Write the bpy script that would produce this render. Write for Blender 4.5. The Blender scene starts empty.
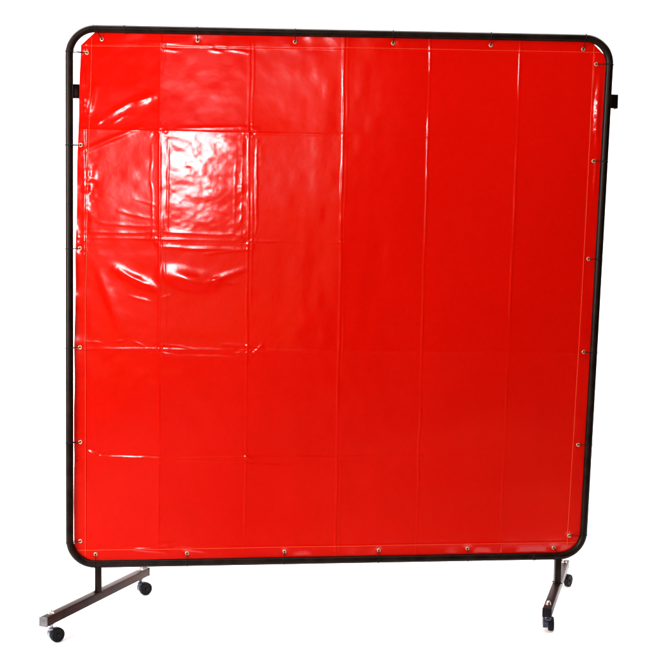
import bpy, bmesh, math, random
import numpy as np
from mathutils import Vector, Matrix

sc = bpy.context.scene
C = sc.collection

# ---------------------------------------------------------------- camera
cam_d = bpy.data.cameras.new('camera')
cam = bpy.data.objects.new('camera', cam_d)
C.objects.link(cam)
cam_d.sensor_width = 36
cam_d.lens = 18 * 3.2365
cam_d.clip_end = 200
cam.matrix_world = (Matrix.Translation((-0.4236, -3.5898, 1.2332)) @ Matrix.Rotation(-0.107, 4, 'Z')
                    @ Matrix.Rotation(math.pi / 2 - 0.0615, 4, 'X') @ Matrix.Rotation(0.0131, 4, 'Z'))
sc.camera = cam

# ---------------------------------------------------------------- world, exposure
w = bpy.data.worlds.new('World')
sc.world = w
w.use_nodes = True
w.node_tree.nodes['Background'].inputs[0].default_value = (1, 0.7, 0.45, 1)
w.node_tree.nodes['Background'].inputs[1].default_value = 0.03
sc.view_settings.view_transform = 'Standard'
sc.view_settings.look = 'None'
sc.view_settings.exposure = 0
sc.view_settings.gamma = 1
sc.cycles.max_bounces = 8

# ---------------------------------------------------------------- lamps
def area(name, loc, target, sx, sy, power, col=(1, 1, 1)):
    l = bpy.data.lights.new(name, 'AREA')
    l.shape = 'RECTANGLE'
    l.size, l.size_y, l.energy, l.color = sx, sy, power, col
    o = bpy.data.objects.new(name, l)
    C.objects.link(o)
    o.location = loc
    d = Vector(target) - Vector(loc)
    o.rotation_euler = d.to_track_quat('-Z', 'Y').to_euler()
    return o

area('window_light', (-1.42, -6.0, 2.03), (-0.3, 0, 1.3), 0.56, .86, 84, (0.97, 0.98, 1.0))
area('side_softbox', (-3.4, -2.0, 1.6), (-.9, 0, 1.0), 1.6, 2.0, 330, (1, 0.98, 0.95))
area('room_fill', (-1.3, -6.6, 1.55), (-0.4, 0, 1.1), 2.5, 3.0, 15, (1, 0.45, 0.14))
area('added_floor_light', (-0.2, 0.30, 2.9), (-0.2, 0.1, 0), 4.6, 1.3, 265)  # added overhead light: burns the floor to white and thins shadows
area('added_backdrop_light', (-2.2, 0.9, 3.9), (-1.2, 3.0, 1.2), 2.0, 0.8, 105)  # added pair of unseen lights that blow the backdrop out to white
area('added_backdrop_light', (2.2, 0.9, 3.9), (1.2, 3.0, 1.2), 2.0, 0.8, 105)

# ---------------------------------------------------------------- materials
def mat(name, col, rough=0.5, metal=0.0, spec=0.5, nodes=None):
    m = bpy.data.materials.new(name)
    m.use_nodes = True
    nt = m.node_tree
    b = nt.nodes['Principled BSDF']
    b.inputs['Base Color'].default_value = (*col, 1)
    b.inputs['Roughness'].default_value = rough
    b.inputs['Metallic'].default_value = metal
    b.inputs['Specular IOR Level'].default_value = spec
    if nodes: nodes(nt, b)
    return m

def N(nt, t, **kw):
    n = nt.nodes.new(t)
    for k, v in kw.items():
        if k in n.inputs: n.inputs[k].default_value = v
        else: setattr(n, k, v)
    return n

def vary(c1, c2, scale, rlo=None, rhi=None, bump=0.0, bscale=200):
    """mottled colour between c1 and c2, uneven roughness and a light surface grain"""
    def f(nt, b):
        tc = N(nt, 'ShaderNodeTexCoord')
        n = N(nt, 'ShaderNodeTexNoise', Scale=scale, Detail=5.0)
        nt.links.new(tc.outputs['Object'], n.inputs['Vector'])
        r = N(nt, 'ShaderNodeValToRGB')
        r.color_ramp.elements[0].position = .35; r.color_ramp.elements[1].position = .68
        r.color_ramp.elements[0].color = (*c1, 1); r.color_ramp.elements[1].color = (*c2, 1)
        nt.links.new(n.outputs['Fac'], r.inputs['Fac'])
        nt.links.new(r.outputs['Color'], b.inputs['Base Color'])
        if rlo is not None:
            mr = N(nt, 'ShaderNodeMapRange')
            mr.inputs[3].default_value = rlo; mr.inputs[4].default_value = rhi
            nt.links.new(n.outputs['Fac'], mr.inputs[0])
            nt.links.new(mr.outputs[0], b.inputs['Roughness'])
        if bump:
            n2 = N(nt, 'ShaderNodeTexNoise', Scale=bscale, Detail=3.0)
            nt.links.new(tc.outputs['Object'], n2.inputs['Vector'])
            bp = N(nt, 'ShaderNodeBump', Strength=bump, Distance=.001)
            nt.links.new(n2.outputs['Fac'], bp.inputs['Height'])
            nt.links.new(bp.outputs['Normal'], b.inputs['Normal'])
    return f

M = {}
M['paper'] = mat('white_paper', (.9, .9, .9), .9, 0, 0.0)
M['tube'] = mat('black_brown_enamel', (.012, .009, .008), .3, 0, .12,
                vary((.005, .0025, .0018), (.012, .006, .004), 25, .22, .42, .25, 350))
M['beam'] = mat('dark_brown_enamel', (.03, .014, .01), .35, 0, .12,
                vary((.012, .0035, .003), (.028, .008, .005), 18, .25, .42, .3, 300))
M['cap'] = mat('grey_plastic_cap', (.12, .11, .115), .5, 0, .3, vary((.06, .055, .06), (.11, .10, .105), 40))
M['navy'] = mat('dark_plastic_cap', (.006, .005, .008), .35, 0, .4)
M['rubber'] = mat('black_wheel_rubber', (.01, .01, .011), .45, 0, .2, vary((.004, .004, .005), (.009, .009, .010), 60, .35, .6))
M['hub'] = mat('wheel_hub_plastic', (.018, .018, .022), .35, 0, .5)
M['hood'] = mat('caster_steel', (.25, .25, .28), .32, .8, .5, vary((.16, .16, .19), (.34, .34, .37), 50, .25, .45))
M['dhood'] = mat('caster_dark_steel', (.03, .03, .045), .3, .5, .5, vary((.02, .02, .034), (.05, .05, .075), 50, .22, .4))
M['zinc'] = mat('bright_zinc', (.62, .61, .58), .25, 1.0, .5)
M['eyelet'] = mat('dull_brass_eyelet', (.6, .45, .3), .38, .4, .5, vary((.32, .20, .12), (.58, .42, .28), 120, .25, .4))
M['tie'] = mat('black_nylon_tie', (.008, .007, .006), .7, 0, .05)
M['thread'] = mat('pale_orange_thread', (.75, .10, .035), .6, 0, .2)

for k, ior in (('tube', 1.17), ('beam', 1.14), ('rubber', 1.14), ('navy', 1.15)):
    b_ = M[k].node_tree.nodes['Principled BSDF']
    b_.inputs['IOR'].default_value = ior; b_.inputs['Specular IOR Level'].default_value = .5

def vinyl():
    m = bpy.data.materials.new('red_translucent_vinyl')
    m.use_nodes = True
    nt = m.node_tree
    b = nt.nodes['Principled BSDF']
    out = nt.nodes['Material Output']
    b.inputs['Roughness'].default_value = .09
    b.inputs['IOR'].default_value = 1.5
    b.inputs['Specular IOR Level'].default_value = .42
    tc = N(nt, 'ShaderNodeTexCoord')
    n = N(nt, 'ShaderNodeTexNoise', Scale=2.2, Detail=6.0, Roughness=.65)
    nt.links.new(tc.outputs['Object'], n.inputs['Vector'])
    r = N(nt, 'ShaderNodeValToRGB')
    r.color_ramp.elements[0].position = .3; r.color_ramp.elements[1].position = .7
    r.color_ramp.elements[0].color = (.335, .0013, .00002, 1)
    r.color_ramp.elements[1].color = (.39, .0022, .00003, 1)
    nt.links.new(n.outputs['Fac'], r.inputs['Fac'])
    nb = N(nt, 'ShaderNodeTexNoise', Scale=75.0, Detail=3.0)
    nt.links.new(tc.outputs['Object'], nb.inputs['Vector'])
    rb = N(nt, 'ShaderNodeMapRange')
    rb.inputs[1].default_value = .25; rb.inputs[2].default_value = .75
    rb.inputs[3].default_value = .93; rb.inputs[4].default_value = 1.05
    nt.links.new(nb.outputs['Fac'], rb.inputs[0])
    vm = N(nt, 'ShaderNodeVectorMath', operation='SCALE')
    nt.links.new(r.outputs['Color'], vm.inputs[0]); nt.links.new(rb.outputs[0], vm.inputs['Scale'])
    nt.links.new(vm.outputs[0], b.inputs['Base Color'])
    # fine waviness of the rolled film
    n2 = N(nt, 'ShaderNodeTexNoise', Scale=38.0, Detail=4.0, Roughness=.55)
    nt.links.new(tc.outputs['Object'], n2.inputs['Vector'])
    bp = N(nt, 'ShaderNodeBump', Strength=.12, Distance=.002)
    nt.links.new(n2.outputs['Fac'], bp.inputs['Height'])
    nt.links.new(bp.outputs['Normal'], b.inputs['Normal'])
    # film haze: uneven gloss
    n3 = N(nt, 'ShaderNodeTexNoise', Scale=5.0, Detail=7.0, Roughness=.7)
    nt.links.new(tc.outputs['Object'], n3.inputs['Vector'])
    mr = N(nt, 'ShaderNodeMapRange')
    mr.inputs[1].default_value = .3; mr.inputs[2].default_value = .75
    mr.inputs[3].default_value = .10; mr.inputs[4].default_value = .18
    nt.links.new(n3.outputs['Fac'], mr.inputs[0])
    nt.links.new(mr.outputs[0], b.inputs['Roughness'])
    t = N(nt, 'ShaderNodeBsdfTranslucent')
    t.inputs['Color'].default_value = (.6, .002, .0004, 1)
    mx = N(nt, 'ShaderNodeMixShader')
    mx.inputs[0].default_value = .12
    nt.links.new(b.outputs[0], mx.inputs[1])
    nt.links.new(t.outputs[0], mx.inputs[2])
    nt.links.new(mx.outputs[0], out.inputs['Surface'])
    return m
M['vinyl'] = vinyl()

# ---------------------------------------------------------------- helpers
def link_mesh(name, me, material, parent=None, smooth=True):
    o = bpy.data.objects.new(name, me)
    C.objects.link(o)
    if material: me.materials.append(material)
    if smooth:
        me.polygons.foreach_set('use_smooth', [True] * len(me.polygons))
    if parent: o.parent = parent
    return o

def obj(name, bm, material, parent=None, smooth=True, sharp=40):
    bmesh.ops.recalc_face_normals(bm, faces=bm.faces)
    for e in bm.edges:
        if len(e.link_faces) == 2 and e.calc_face_angle(0) > math.radians(sharp): e.smooth = False
    me = bpy.data.meshes.new(name)
    bm.to_mesh(me); bm.free()
    return link_mesh(name, me, material, parent, smooth)

def sweep(bm, pts, r, n=14, closed=False, cap=True):
    pts = [Vector(p) for p in pts]
    k = len(pts)
    rings = []; prev = None
    for i, p in enumerate(pts):
        a = pts[(i - 1) % k] if (closed or i > 0) else p
        b = pts[(i + 1) % k] if (closed or i < k - 1) else p
        t = (b - a).normalized()
        if prev is None:
            up = Vector((0, -1, .01)) if abs(t.y) < .9 else Vector((0, 0, 1))
            u = t.cross(up).normalized()
        else:
            u = (prev - t * prev.dot(t)).normalized()
        prev = u
        v = t.cross(u)
        rr = r[i] if isinstance(r, (list, tuple)) else r
        rings.append([bm.verts.new(p + u * rr * math.cos(2 * math.pi * j / n) + v * rr * math.sin(2 * math.pi * j / n)) for j in range(n)])
    for i in range(k if closed else k - 1):
        A, B = rings[i], rings[(i + 1) % k]
        for j in range(n):
            bm.faces.new((A[j], A[(j + 1) % n], B[(j + 1) % n], B[j]))
    if not closed and cap:
        bm.faces.new(rings[0][::-1]); bm.faces.new(rings[-1])

def box(bm, sx, sy, sz, mtx, bevel=0.0, seg=2):
    r = bmesh.ops.create_cube(bm, size=1, matrix=mtx @ Matrix.Diagonal((sx, sy, sz, 1)))
    if bevel:
        es = set()
        for v in r['verts']: es.update(v.link_edges)
        bmesh.ops.bevel(bm, geom=list(es), offset=bevel, segments=seg, affect='EDGES', profile=.5)

def lathe(bm, prof, mtx, n=32):
    """prof: (radius, z) pairs revolved about local z"""
    rings = []
    for r, z in prof:
        if r < 1e-6: rings.append([bm.verts.new(mtx @ Vector((0, 0, z)))])
        else: rings.append([bm.verts.new(mtx @ Vector((r * math.cos(2 * math.pi * j / n), r * math.sin(2 * math.pi * j / n), z))) for j in range(n)])
    for A, B in zip(rings, rings[1:]):
        for j in range(n):
            a = [A[j % len(A)], A[(j + 1) % len(A)], B[(j + 1) % len(B)], B[j % len(B)]]
            f = []
            for v in a:
                if v not in f: f.append(v)
            if len(f) > 2: bm.faces.new(f)

# ---------------------------------------------------------------- setting: white paper sweep
bm = bmesh.new()
prof = [(-0.50, 0.0), (-0.3, 0), (0.5, 0), (1.6, 0)]
for k in range(1, 13):
    a = k / 12 * math.pi / 2
    prof.append((1.6 + .9 * math.sin(a), .9 - .9 * math.cos(a)))
nf = 8
prof += [(2.5, 2.0), (2.5, 4.2)]
def sheet(name, pr, z0=0):
    bm = bmesh.new()
    rows = [[bm.verts.new((x, y, z)) for x in np.linspace(-4.5, 4.5, 19)] for y, z in pr]
    for A, B in zip(rows, rows[1:]):
        for i in range(18): bm.faces.new((A[i], A[i + 1], B[i + 1], B[i]))
    o = obj(name, bm, M['paper'])
    o['kind'] = 'structure'
    return o
sheet('floor', prof[:4])
# unseen grey floor added in front to keep the curtain's lower reflection dim
M['added_grey'] = mat('grey_added_floor', (.06, .055, .05), .7, 0, .3, vary((.035, .024, .012), (.16, .11, .06), 1.1))
bm = bmesh.new()
rows = [[bm.verts.new((x, y, -.004)) for x in (-4.5, 4.5)] for y in (-9, .2)]
bm.faces.new((rows[0][0], rows[0][1], rows[1][1], rows[1][0]))
o = obj('added_floor', bm, M['added_grey'])
o['kind'] = 'structure'
sheet('backdrop', prof[3:])

# ---------------------------------------------------------------- the screen
W = 1.8
TL = Vector((-0.9, 0.0138, 1.9884)); TR = Vector((0.9, -0.1286, 1.9884))
BR = Vector((0.9, 0, 0.1894)); BL = Vector((-0.9, 0, 0.1894))
def S(s, t): return BL * ((1 - s) * (1 - t)) + BR * (s * (1 - t)) + TR * (s * t) + TL * ((1 - s) * t)
NRM = (TR - TL).cross(BL - TL).normalized()
if NRM.y > 0: NRM = -NRM            # towards the viewer

root = bpy.data.objects.new('welding_screen', None)
C.objects.link(root)
root['label'] = 'red vinyl welding screen laced into a black tubular frame on four small casters'
root['category'] = 'welding screen'

R_T = .0129
# tube frame with four rounded corners
RC = .086 / W
path = []
def arc(cx, cy, a0, a1, r=RC, n=14):
    return [(cx + r * math.cos(math.radians(a0 + (a1 - a0) * i / n)), cy + r * math.sin(math.radians(a0 + (a1 - a0) * i / n))) for i in range(n + 1)]
def side(a, b, n=24):
    return [(a[0] + (b[0] - a[0]) * i / n, a[1] + (b[1] - a[1]) * i / n) for i in range(1, n)]
path += arc(RC, RC, 180, 270); path += side((RC, 0), (1 - RC, 0))
path += arc(1 - RC, RC, 270, 360); path += side((1, RC), (1, 1 - RC))
path += arc(1 - RC, 1 - RC, 0, 90); path += side((1 - RC, 1), (RC, 1))
path += arc(RC, 1 - RC, 90, 180); path += side((0, 1 - RC), (0, RC))
bm = bmesh.new()
sweep(bm, [S(*p) for p in path], R_T, 20, closed=True)
obj('tube_frame', bm, M['tube'], root)
# swaged joint where the bent corner is pushed over the top rail
bm = bmesh.new()
a, b = S(.098, 1), S(.104, 1)
sweep(bm, [a, a.lerp(b, .1), b.lerp(a, .1), b], [R_T + .0002, R_T + .0013, R_T + .0013, R_T + .0002], 20)
obj('joint_collar', bm, M['tube'], root)
bm = bmesh.new()
a, b = S(.898, 0), S(.904, 0)
sweep(bm, [a, a.lerp(b, .1), b.lerp(a, .1), b], [R_T + .0002, R_T + .0013, R_T + .0013, R_T + .0002], 20)
obj('joint_collar', bm, M['tube'], root)

# hook brackets welded to the back of both uprights
def bracket(s, t, sx):
    bm = bmesh.new()
    p = S(s, t) - NRM * .014
    m = Matrix.Translation(p)
    box(bm, .030, .004, .047, m @ Matrix.Translation((sx + .006, .004, 0)), .0008)
    box(bm, .004, .030, .047, m @ Matrix.Translation((sx + .019, .017, 0)), .0008)
    box(bm, .004, .020, .047, m @ Matrix.Translation((sx + .019 - .024, .014, 0)), .0008)
    return obj('connector_bracket', bm, M['tube'], root)
bracket(0.0, .887, .0085)
bracket(1.0, .887, .022)

# feet
HB = .078
def rotz(a): return Matrix.Rotation(a, 4, 'Z')
def caster(base, mtx, ang, hood):
    """twin-wheel caster under the beam; ang = direction of its axle"""
    m = mtx @ rotz(ang)
    bm = bmesh.new()
    lathe(bm, [(0, .0175), (.009, .0175), (.009, .012), (.0055, .0115), (.0055, .004), (.0105, .002), (.0105, -.004), (0, -.004)], m @ Matrix.Translation((0, 0, .045)), 20)
    # hood: rounded shell on one side of the axle, seen as the pale cheek beside the wheel
    off = .016
    mm = m @ Matrix.Translation((-.0125, off * .0, 0))
    prof2 = []
    for k in range(15):
        a = math.radians(-20 + 220 * k / 14)
        prof2.append((math.cos(a) * .0225 + off, math.sin(a) * .0225 + .0235))
    for x0, x1 in ((-.0165, .0005),):
        A = [bm.verts.new(m @ Vector((x0, y, z))) for y, z in prof2]
        B = [bm.verts.new(m @ Vector((x1, y, z))) for y, z in prof2]
        for i in range(len(A) - 1): bm.faces.new((A[i], A[i + 1], B[i + 1], B[i]))
        bm.faces.new((A[-1], A[0], B[0], B[-1]))
        bm.faces.new(A[::-1]); bm.faces.new(B)
    c = obj('caster', bm, hood, root)
    for x0 in (.0015,):
        bm = bmesh.new()
        wm = m @ Matrix.Translation((x0, off, .0235)) @ Matrix.Rotation(math.pi / 2, 4, 'Y')
        lathe(bm, [(0, 0), (.021, 0), (.0232, .002), (.0235, .005), (.0235, .014), (.0225, .0175), (.019, .019), (.0165, .0186), (.016, .0172), (.007, .0168), (.0065, .0195), (.004, .0205), (0, .0207)], wm, 36)
        obj('wheel', bm, M['rubber'], c)
    # bright acorn nut on top of the beam
    bm = bmesh.new()
    nm = mtx @ Matrix.Translation((0, 0, HB + .0150))
    lathe(bm, [(.0098, 0), (.0098, .0012), (.0062, .0014)], nm, 24)
    lathe(bm, [(.0074, .0012), (.0074, .007), (.0062, .0085)], nm, 6)
    lathe(bm, [(.0060, .0075), (.0056, .0105), (.0035, .013), (0, .0138)], nm, 20)
    obj('stem_nut', bm, M['zinc'], c)
    return c

def foot(x, yo, ang, angs, hoods):
    d = Vector((math.sin(ang), math.cos(ang), 0))
    base = Matrix.Translation((x, yo, 0)) @ rotz(-ang)          # local +y runs to the rear
    # post from the beam up into the bottom rail
    bm = bmesh.new()
    top = S((x + .9) / 1.8, 0)
    pa, pb = Vector((x, yo * .5, HB + .014)), Vector((top.x, top.y, top.z - .002))
    box(bm, .0225, .0225, (pb - pa).length, Matrix.Translation((pa + pb) / 2), .0028, 3)
    obj('post', bm, M['tube'], root)
    bm = bmesh.new()
    box(bm, .030, .5976, .030, base @ Matrix.Translation((0, 0, HB)), .0028, 3)
    # weld bead round the post
    q = .0125
    sweep(bm, [(x - q, yo * .5 - q, HB + .0155), (x + q, yo * .5 - q, HB + .0155), (x + q, yo * .5 + q, HB + .0155), (x - q, yo * .5 + q, HB + .0155)], .0026, 8, closed=True)
    beam = obj('foot_beam', bm, M['beam'], root)
    for s in (-1, 1):
        bm = bmesh.new()
        box(bm, .031, .004, .031, base @ Matrix.Translation((0, s * .3008, HB)), .0012, 2)
        obj('end_cap', bm, (M['cap'] if x < 0 else M['navy']) if s < 0 else M['tube'], beam)
    for s, a, h in zip((-1, 1), angs, hoods):
        m = base @ Matrix.Translation((0, s * .262, 0)) @ rotz(ang)
        caster(base, m, a, h)
# angle 0 = axle along world x, hood on the left
foot(-.8049, .0158, .5003, (math.radians(-52), math.radians(-58)), (M['hood'], M['dhood']))
foot(.8095, .0032, .4277, (math.radians(-14), math.radians(-45)), (M['dhood'], M['hood']))

# ---------------------------------------------------------------- curtain
rng = np.random.default_rng(11)
NU = 620
def vnoise(S_, T_, fu, fv, seed):
    g = np.random.default_rng(seed).uniform(-1, 1, (int(fv) + 4, int(fu) + 4))
    x = np.clip(S_, -.01, 1.01) * fu + 1; y = np.clip(T_, -.01, 1.01) * fv + 1
    xi = np.floor(x).astype(int); yi = np.floor(y).astype(int)
    fx = x - xi; fy = y - yi
    fx = fx ** 3 * (fx * (fx * 6 - 15) + 10); fy = fy ** 3 * (fy * (fy * 6 - 15) + 10)
    return (g[yi, xi] * (1 - fx) * (1 - fy) + g[yi, xi + 1] * fx * (1 - fy) + g[yi + 1, xi] * (1 - fx) * fy + g[yi + 1, xi + 1] * fx * fy)
def sst(a, b, x):
    k = np.clip((x - a) / (b - a), 0, 1); return k * k * (3 - 2 * k)

VC = [.1660, .3300, .5048, .6645, .8330]
HC = [.815, .615, .408, .202]
# (s0,t0,s1,t1,width mm,height mm) soft folds and pulls in the film
FOLDS = [
 (.20, .822, .32, .826, 5, .8), (.070, .842, .11, .866, 9, 2.2), (.11, .866, .15, .878, 13, 2.2), (.022, .775, .13, .822, 9, 1.5),
 (.034, .845, .045, .895, 10, 2.6), (.052, .828, .062, .836, 5, 1.2), (.080, .83, .10, .842, 5, 1.0), (.030, .67, .034, .75, 9, 1.5),
 (.05, .645, .155, .638, 5, .5), (.03, .626, .160, .628, 4, .6), (.09, .668, .150, .652, 5, .5), (.12, .690, .160, .676, 4, .3),
 (.175, .600, .33, .598, 6, 1.0), (.25, .588, .34, .600, 5, .7), (.175, .628, .33, .626, 4, .6),
 (.085, .560, .157, .522, 14, 3.2), (.178, .548, .265, .534, 27, 6.2), (.255, .535, .325, .562, 10, 1.8), (.26, .54, .31, .535, 8, 1.0),
 (.170, .505, .185, .510, 4, .6), (.11, .508, .15, .497, 5, .6), (.05, .56, .10, .44, 18, 1.6),
 (.172, .418, .30, .404, 3, .8), (.172, .402, .20, .396, 4, 1.3), (.20, .396, .33, .394, 4, 1.1), (.285, .418, .36, .412, 5, 1.3), (.30, .402, .35, .404, 4, 1.1), (.34, .40, .36, .42, 4, 1.0),
 (.03, .422, .06, .420, 4, .6), (.085, .424, .10, .424, 4, .6), (.115, .422, .14, .414, 4, .6),
 (.030, .214, .055, .206, 6, 2.6), (.05, .205, .15, .204, 3, 1.3), (.160, .196, .178, .194, 3, 1.3), (.17, .196, .30, .190, 3, 1.0), (.28, .192, .42, .186, 3, 1.0), (.325, .205, .345, .198, 4, 1.5), (.665, .205, .672, .20, 3, 1.2),
 (.18, .40, .17, .66, 4, .5), (.180, .62, .181, .80, 3, .6), (.152, .62, .150, .79, 3, .5), (.318, .62, .318, .80, 3, .4), (.345, .63, .345, .80, 4, .9),
 (.305, .64, .306, .79, 4, .3), (.51, .60, .511, .80, 4, .4), (.665, .70, .664, .86, 3, .5), (.83, .55, .832, .83, 2.5, .4),
 (.17, .965, .20, .962, 5, .7), (.255, .967, .28, .964, 5, .9), (.285, .968, .33, .962, 5, .7), (.12, .978, .2, .976, 4, .5),
 (.16, .034, .20, .040, 6, .9), (.20, .030, .26, .022, 6, 1.0), (.10, .028, .18, .022, 5, .8),
 (.9830, .80, .9825, .93, 8, 4.6), (.9840, .71, .984, .79, 5, 2.2), (.977, .82, .978, .92, 4, 1.1),
]
FR = [( .0586, .9821), (.2343, .9827), (.4136, .9836), (.5950, .9840), (.7769, .9839), (.95, .9798),
      (.0477, .0183), (.2197, .0178), (.4061, .0172), (.5904, .0172), (.7666, .0177), (.9411, .0165),
      (.031, .9571), (.0209, .787), (.019, .5963), (.0189, .4114), (.0192, .2326), (.0191, .0437),
      (.9758, .953), (.9803, .7742), (.9809, .5891), (.9812, .4091), (.9801, .225), (.9718, .0406)]
HEM = .0285

def height(s, t):
    """relief of the film in metres, towards the viewer"""
    h = np.zeros_like(s)
    # slack between the lacing points
    h += .0011 * vnoise(s, t, 5, 5, 1) + .0004 * vnoise(s, t, 10, 9, 2)
    # the pressed panel at upper left stands proud of its neighbours
    ox = np.maximum(np.maximum(.166 - s, s - .330), 0) * W; oy = np.maximum(.615 - t, 0) * W; oz = np.maximum(t - .815, 0) * W
    h -= .0030 * (1 - np.exp(-ox / .08)) + .0034 * (1 - np.exp(-oy / .08)) + .0105 * (1 - np.exp(-oz / .17)) * sst(.60, .30, s)
    # film remembers how it was folded: shallow panels and sharp lines
    for i, c in enumerate(VC):
        d = (s - c - .0012 * vnoise(s * 0, t, 2, 14, 20 + i)) * W
        a = .35 + .65 * np.clip(.5 + vnoise(s * 0, t, 2, 22, 30 + i), 0, 1)
        h += (-1) ** i * .0030 * np.exp(-np.abs(d) / .05) * .35
        h += (.00145 if i > 1 else .0009) * a * np.exp(-(d / .0030) ** 2)
        if i < 3: h += .0006 * a * np.exp(-((d - .013) / .0034) ** 2) * np.clip(.4 + vnoise(s * 0, t, 2, 9, 40 + i), 0, 1)
    for i, c in enumerate(HC):
        d = (t - c + .0035 * (s - .35) * (s < .5) - .0012 * vnoise(s, t * 0, 14, 2, 50 + i)) * W
        a = (1 + .5 * (i == 3)) * (.25 + .75 * np.clip(.5 + vnoise(s, t * 0, 22, 2, 60 + i), 0, 1)) * (1 - .7 * sst(.38, .6, s))
        h += (-1) ** i * .0030 * np.exp(-np.abs(d) / .045) * .30
        h += .0009 * a * np.exp(-(d / .0032) ** 2)
    # crumples where fold lines cross
    cr = .5 * vnoise(s, t, 130, 130, 5) + .35 * vnoise(s, t, 240, 240, 6)
    cm = .6 * vnoise(s, t, 70, 95, 23) + .3 * vnoise(s, t, 150, 190, 24)
    for a, b, ra, rb, am in ((.037, .712, .015, .045, 1.5), (.028, .865, .010, .030, 1.0), (.175, .968, .02, .006, .9), (.27, .972, .03, .006, .9),
                             (.024, .60, .010, .022, 1.2), (.09, .845, .03, .006, .6), (.33, .405, .03, .010, .8), (.19, .028, .04, .010, .7),
                             (.315, .70, .012, .08, .5), (.345, .78, .012, .03, .6), (.31, .625, .03, .008, .6), (.983, .86, .008, .05, 1.6), (.982, .74, .006, .04, 1.1), (.06, .21, .02, .006, 1.2)):
        h += .001 * am * np.exp(-(((s - a) / ra) ** 2 + ((t - b) / rb) ** 2)) * cm
    for i, c in enumerate(VC):
        for j, k in enumerate(HC):
            amp = (1.0 if i < 2 else .25) * (1 if j < 3 else .5)
            g = np.exp(-(((s - c) / .016) ** 2 + ((t - k) / .014) ** 2))
            h += .0011 * amp * g * cr
    # soft wrinkles, strongest in the upper left
    m = sst(.165, .185, s) * sst(.335, .315, s) * sst(.622, .635, t) * sst(.815, .80, t)
    m0 = m
    h += .0009 * sst(.36, .46, s) * sst(.68, .56, s) * vnoise(s, t, 26, 7, 25) + .0004 * sst(.36, .46, s) * sst(.68, .56, s) * vnoise(s, t, 50, 30, 26)
    m = .10 * m + .11 * sst(.45, .12, s) * sst(.45, .62, t)
    h += .0018 * m * vnoise(s + .25 * t, t, 14, 26, 7) + .00085 * m * vnoise(s - .2 * t, t + .1 * s, 34, 60, 8)
    h += .00030 * m * vnoise(s, t, 90, 110, 9)
    h += m0 * (.00050 * vnoise(s - .1 * t, t, 9, 34, 16) + .00030 * sst(.18, .26, s) * vnoise(s, t, 20, 52, 21) + .00022 * vnoise(s, t + .25 * s, 26, 70, 17) + .0010 * sst(.22, .30, s) * vnoise(s - .5 * t, t + .5 * s, 44, 22, 18) + .00016 * vnoise(s, t, 110, 130, 19))
    h += .00022 * vnoise(s, t, 45, 45, 10) * (.3 + sst(.6, .1, s))
    for (a0, b0, a1, b1, wd, ht) in FOLDS:
        ax, ay, bx, by = a0 * W, b0 * W, a1 * W, b1 * W
        x, y = s * W, t * W
        L2 = (bx - ax) ** 2 + (by - ay) ** 2
        k = np.clip(((x - ax) * (bx - ax) + (y - ay) * (by - ay)) / L2, 0, 1)
        wob = .0030 * vnoise(s, t, 26, 26, 77) + .001 * vnoise(s, t, 80, 80, 78)
        d2 = (x - ax - k * (bx - ax) + wob) ** 2 + (y - ay - k * (by - ay) + wob) ** 2
        fade = .35 + .65 * np.sin(np.pi * np.clip(k, .02, .98))
        h += ht * .001 * fade * np.exp(-d2 / (wd * .001) ** 2)
    # hem: doubled film, edges a little cockled
    e = np.minimum(np.minimum(s - .0, 1 - s), np.minimum(t, 1 - t))
    h += .0011 * sst(HEM + .0012, HEM - .0004, e)
    h += .0018 * sst(.05, .01, s) * vnoise(s, t, 40, 34, 12) + .0012 * sst(.95, .99, s) * vnoise(s, t, 50, 30, 13)
    h += .0010 * sst(.05, .01, t) * vnoise(s, t, 34, 40, 14) + .0010 * sst(.95, .99, t) * vnoise(s, t, 34, 40, 15)
    for a, b in FR:
        r2 = ((s - a) * W) ** 2 + ((t - b) * W) ** 2
        h += -.0012 * np.exp(-r2 / .012 ** 2)
    return h

# outline of the sheet in frame coordinates (hangs a little narrower than the frame on the left)
LE = ([0, .0468, .218, .4065, .593, .7777, .9696, 1.0], [.0071, .0071, .0072, .0083, .0111, .0149, .0196, .0198])
RE = ([0, .0321, .2149, .4131, .5873, .7763, .9424, 1.0], [.9965, .9965, .9952, .9955, .9955, .9950, .9940, .9930])
def st_of(u, v):
    t = v * (.9945 - .0045) + .0045 + (1 - v) * .0020 * (1 - u)
    sl = np.interp(t, *LE); sr = np.interp(t, *RE)
    bow = .0010 * np.sin(t * 40)
    sl = sl + bow * .5
    return sl + (sr - sl) * u, t
u, v = np.meshgrid(np.linspace(0, 1, NU), np.linspace(0, 1, NU))
s, t = st_of(u, v)
hh = height(s, t)
P0, P1, P2, P3 = [np.array(q) for q in (BL, BR, TR, TL)]
def S_np(s, t):
    s = s[..., None]; t = t[..., None]
    return P0 * (1 - s) * (1 - t) + P1 * s * (1 - t) + P2 * s * t + P3 * (1 - s) * t
nn = np.array(NRM)
co = S_np(s, t) + nn * hh[..., None]
keep = np.ones((NU - 1, NU - 1), bool)
uc, vc = s[:-1, :-1], t[:-1, :-1]
me = bpy.data.meshes.new('curtain')
idx = np.arange(NU * NU).reshape(NU, NU)
quads = np.stack([idx[:-1, :-1], idx[:-1, 1:], idx[1:, 1:], idx[1:, :-1]], -1)
quads = quads.reshape(-1, 4)
me.vertices.add(NU * NU); me.vertices.foreach_set('co', co.reshape(-1))
me.loops.add(quads.size); me.loops.foreach_set('vertex_index', quads.reshape(-1).astype(np.int32))
me.polygons.add(len(quads)); me.polygons.foreach_set('loop_start', np.arange(0, quads.size, 4, dtype=np.int32))
me.polygons.foreach_set('loop_total', np.full(len(quads), 4, dtype=np.int32))
me.update(calc_edges=True)
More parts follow.
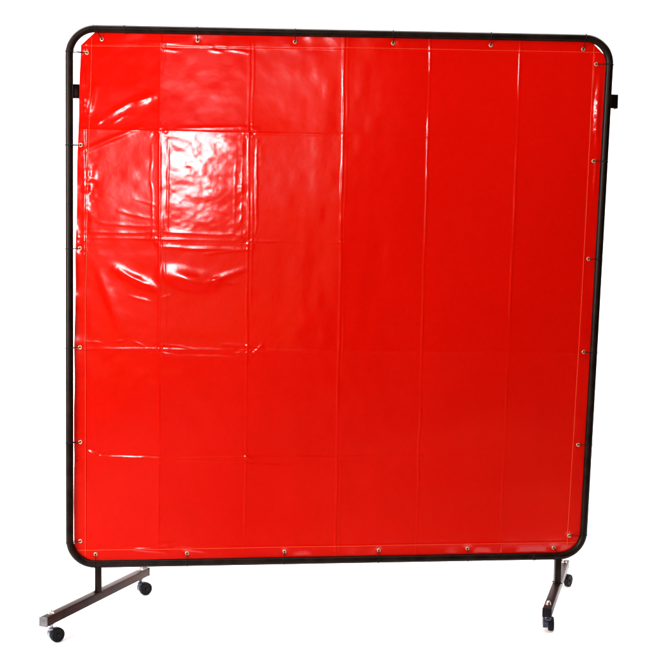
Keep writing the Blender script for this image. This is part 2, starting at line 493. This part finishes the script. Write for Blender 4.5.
# cut the four corners off at an angle
bm = bmesh.new(); bm.from_mesh(me)
for a, b in (((.0451, .9945), (.0190, .9700)), ((.9640, .9946), (.990, .9697)), ((.0260, .0075), (.0072, .0290)), ((.9680, .0037), (.9935, .026))):
    pa, pb = S(*a), S(*b)
    out = (pa + pb) / 2 - S(.5, .5)
    pn = (pb - pa).cross(NRM).normalized()
    if pn.dot(out) < 0: pn = -pn
    near = [x for x in bm.verts if (x.co - (pa + pb) / 2).length < .12]
    nset = set(near)
    g = near + [e for e in bm.edges if e.verts[0] in nset and e.verts[1] in nset] + [f for f in bm.faces if all(q in nset for q in f.verts)]
    bmesh.ops.bisect_plane(bm, geom=g, plane_co=(pa + pb) / 2, plane_no=pn, clear_outer=True)
bm.to_mesh(me); bm.free()
curtain = link_mesh('curtain', me, M['vinyl'], root)

def surf(s_, t_, dh=0.0):
    hv = float(height(np.array([s_]), np.array([t_]))[0])
    return S(s_, t_) + NRM * (hv + dh)

# stitching: one run of thread along each side, stitches dipping into the film
bm = bmesh.new()
runs = [((.0400, .985), (.0285, .50), (.0284, .012)), ((.9700, .985), (.9718, .51), (.9680, .010)),
        ((.022, .9695), (.5, .9745), (.988, .9745)), ((.010, .0262), (.5, .0264), (.990, .0270))]
for run in runs:
    pts = []
    for a, b in zip(run, run[1:]):
        L = math.hypot((b[0] - a[0]) * W, (b[1] - a[1]) * W)
        n = max(2, int(L / .0075))
        for i in range(n):
            pts.append((a[0] + (b[0] - a[0]) * i / n, a[1] + (b[1] - a[1]) * i / n))
    A = np.array(pts)
    hs = height(A[:, 0], A[:, 1])
    for i in range(len(pts) - 1):
        p, q = S(*pts[i]) + NRM * (hs[i] + .0004), S(*pts[i + 1]) + NRM * (hs[i + 1] + .0004)
        sweep(bm, [p, p.lerp(q, .12) + NRM * .0005, p.lerp(q, .5) + NRM * .0007, p.lerp(q, .84) + NRM * .0004, p.lerp(q, .92)], .0005, 5)
obj('stitching', bm, M['thread'], curtain)

# eyelets (one mesh shared) and cable ties
def eyelet_mesh():
    bm = bmesh.new()
    lathe(bm, [(.0030, -.0012), (.0031, .0006), (.0038, .0015), (.0052, .0017), (.0064, .0011), (.0070, .0001), (.0068, -.0004)], Matrix.Identity(4), 28)
    return bm
ey0 = None
random.seed(4)
xa = (TR - TL + BR - BL).normalized()
za = NRM.cross(xa).normalized()
for k, (a, b) in enumerate(FR):
    p = surf(a, b, .0012)
    m = Matrix((xa, za, NRM)).transposed().to_4x4()
    m = Matrix.Translation(p) @ m @ Matrix.Rotation(random.uniform(-.15, .15), 4, 'X') @ Matrix.Rotation(random.uniform(-.15, .15), 4, 'Y')
    if ey0 is None:
        o = ey0 = obj('eyelet', eyelet_mesh(), M['eyelet'], curtain)
    else:
        o = ey0.copy(); C.objects.link(o); o.parent = curtain
    o.matrix_world = m
    # tie: a flat loop from the eyelet hole round the tube
    if k < 6: c = S(a + random.uniform(-.001, .001), 1)
    elif k < 12: c = S(a + random.uniform(-.001, .001), 0)
    elif k < 18: c = S(0, b + random.uniform(-.0015, .0015))
    else: c = S(1, b + random.uniform(-.0015, .0015))
    c = min((S(*q) for q in path), key=lambda q: (q - c).length) if k in (0, 5, 6, 11, 12, 17, 18, 23) else c
    d = (c - p); d -= NRM * d.dot(NRM)
    d.normalize()
    pts = [p - NRM * .004, p + NRM * .0010 + d * .001, p + NRM * .0022 + d * .004]
    for i in range(11):
        an = math.radians(-80 + 16 * i * 1.0)   # front over the far side to the back
        an = math.radians(100 - 20 * i)
        pts.append(c + NRM * (R_T + .0007) * math.sin(an) + d * (R_T + .0007) * math.cos(an))
    pts.append(p - NRM * .004 + d * .004)
    bm = bmesh.new()
    sweep(bm, pts, .0014, 8, closed=True)
    hp = c - NRM * (R_T + .003)
    box(bm, .005, .0045, .006, Matrix.Translation(hp), .0006, 1)
    obj('cable_tie', bm, M['tie'], root)
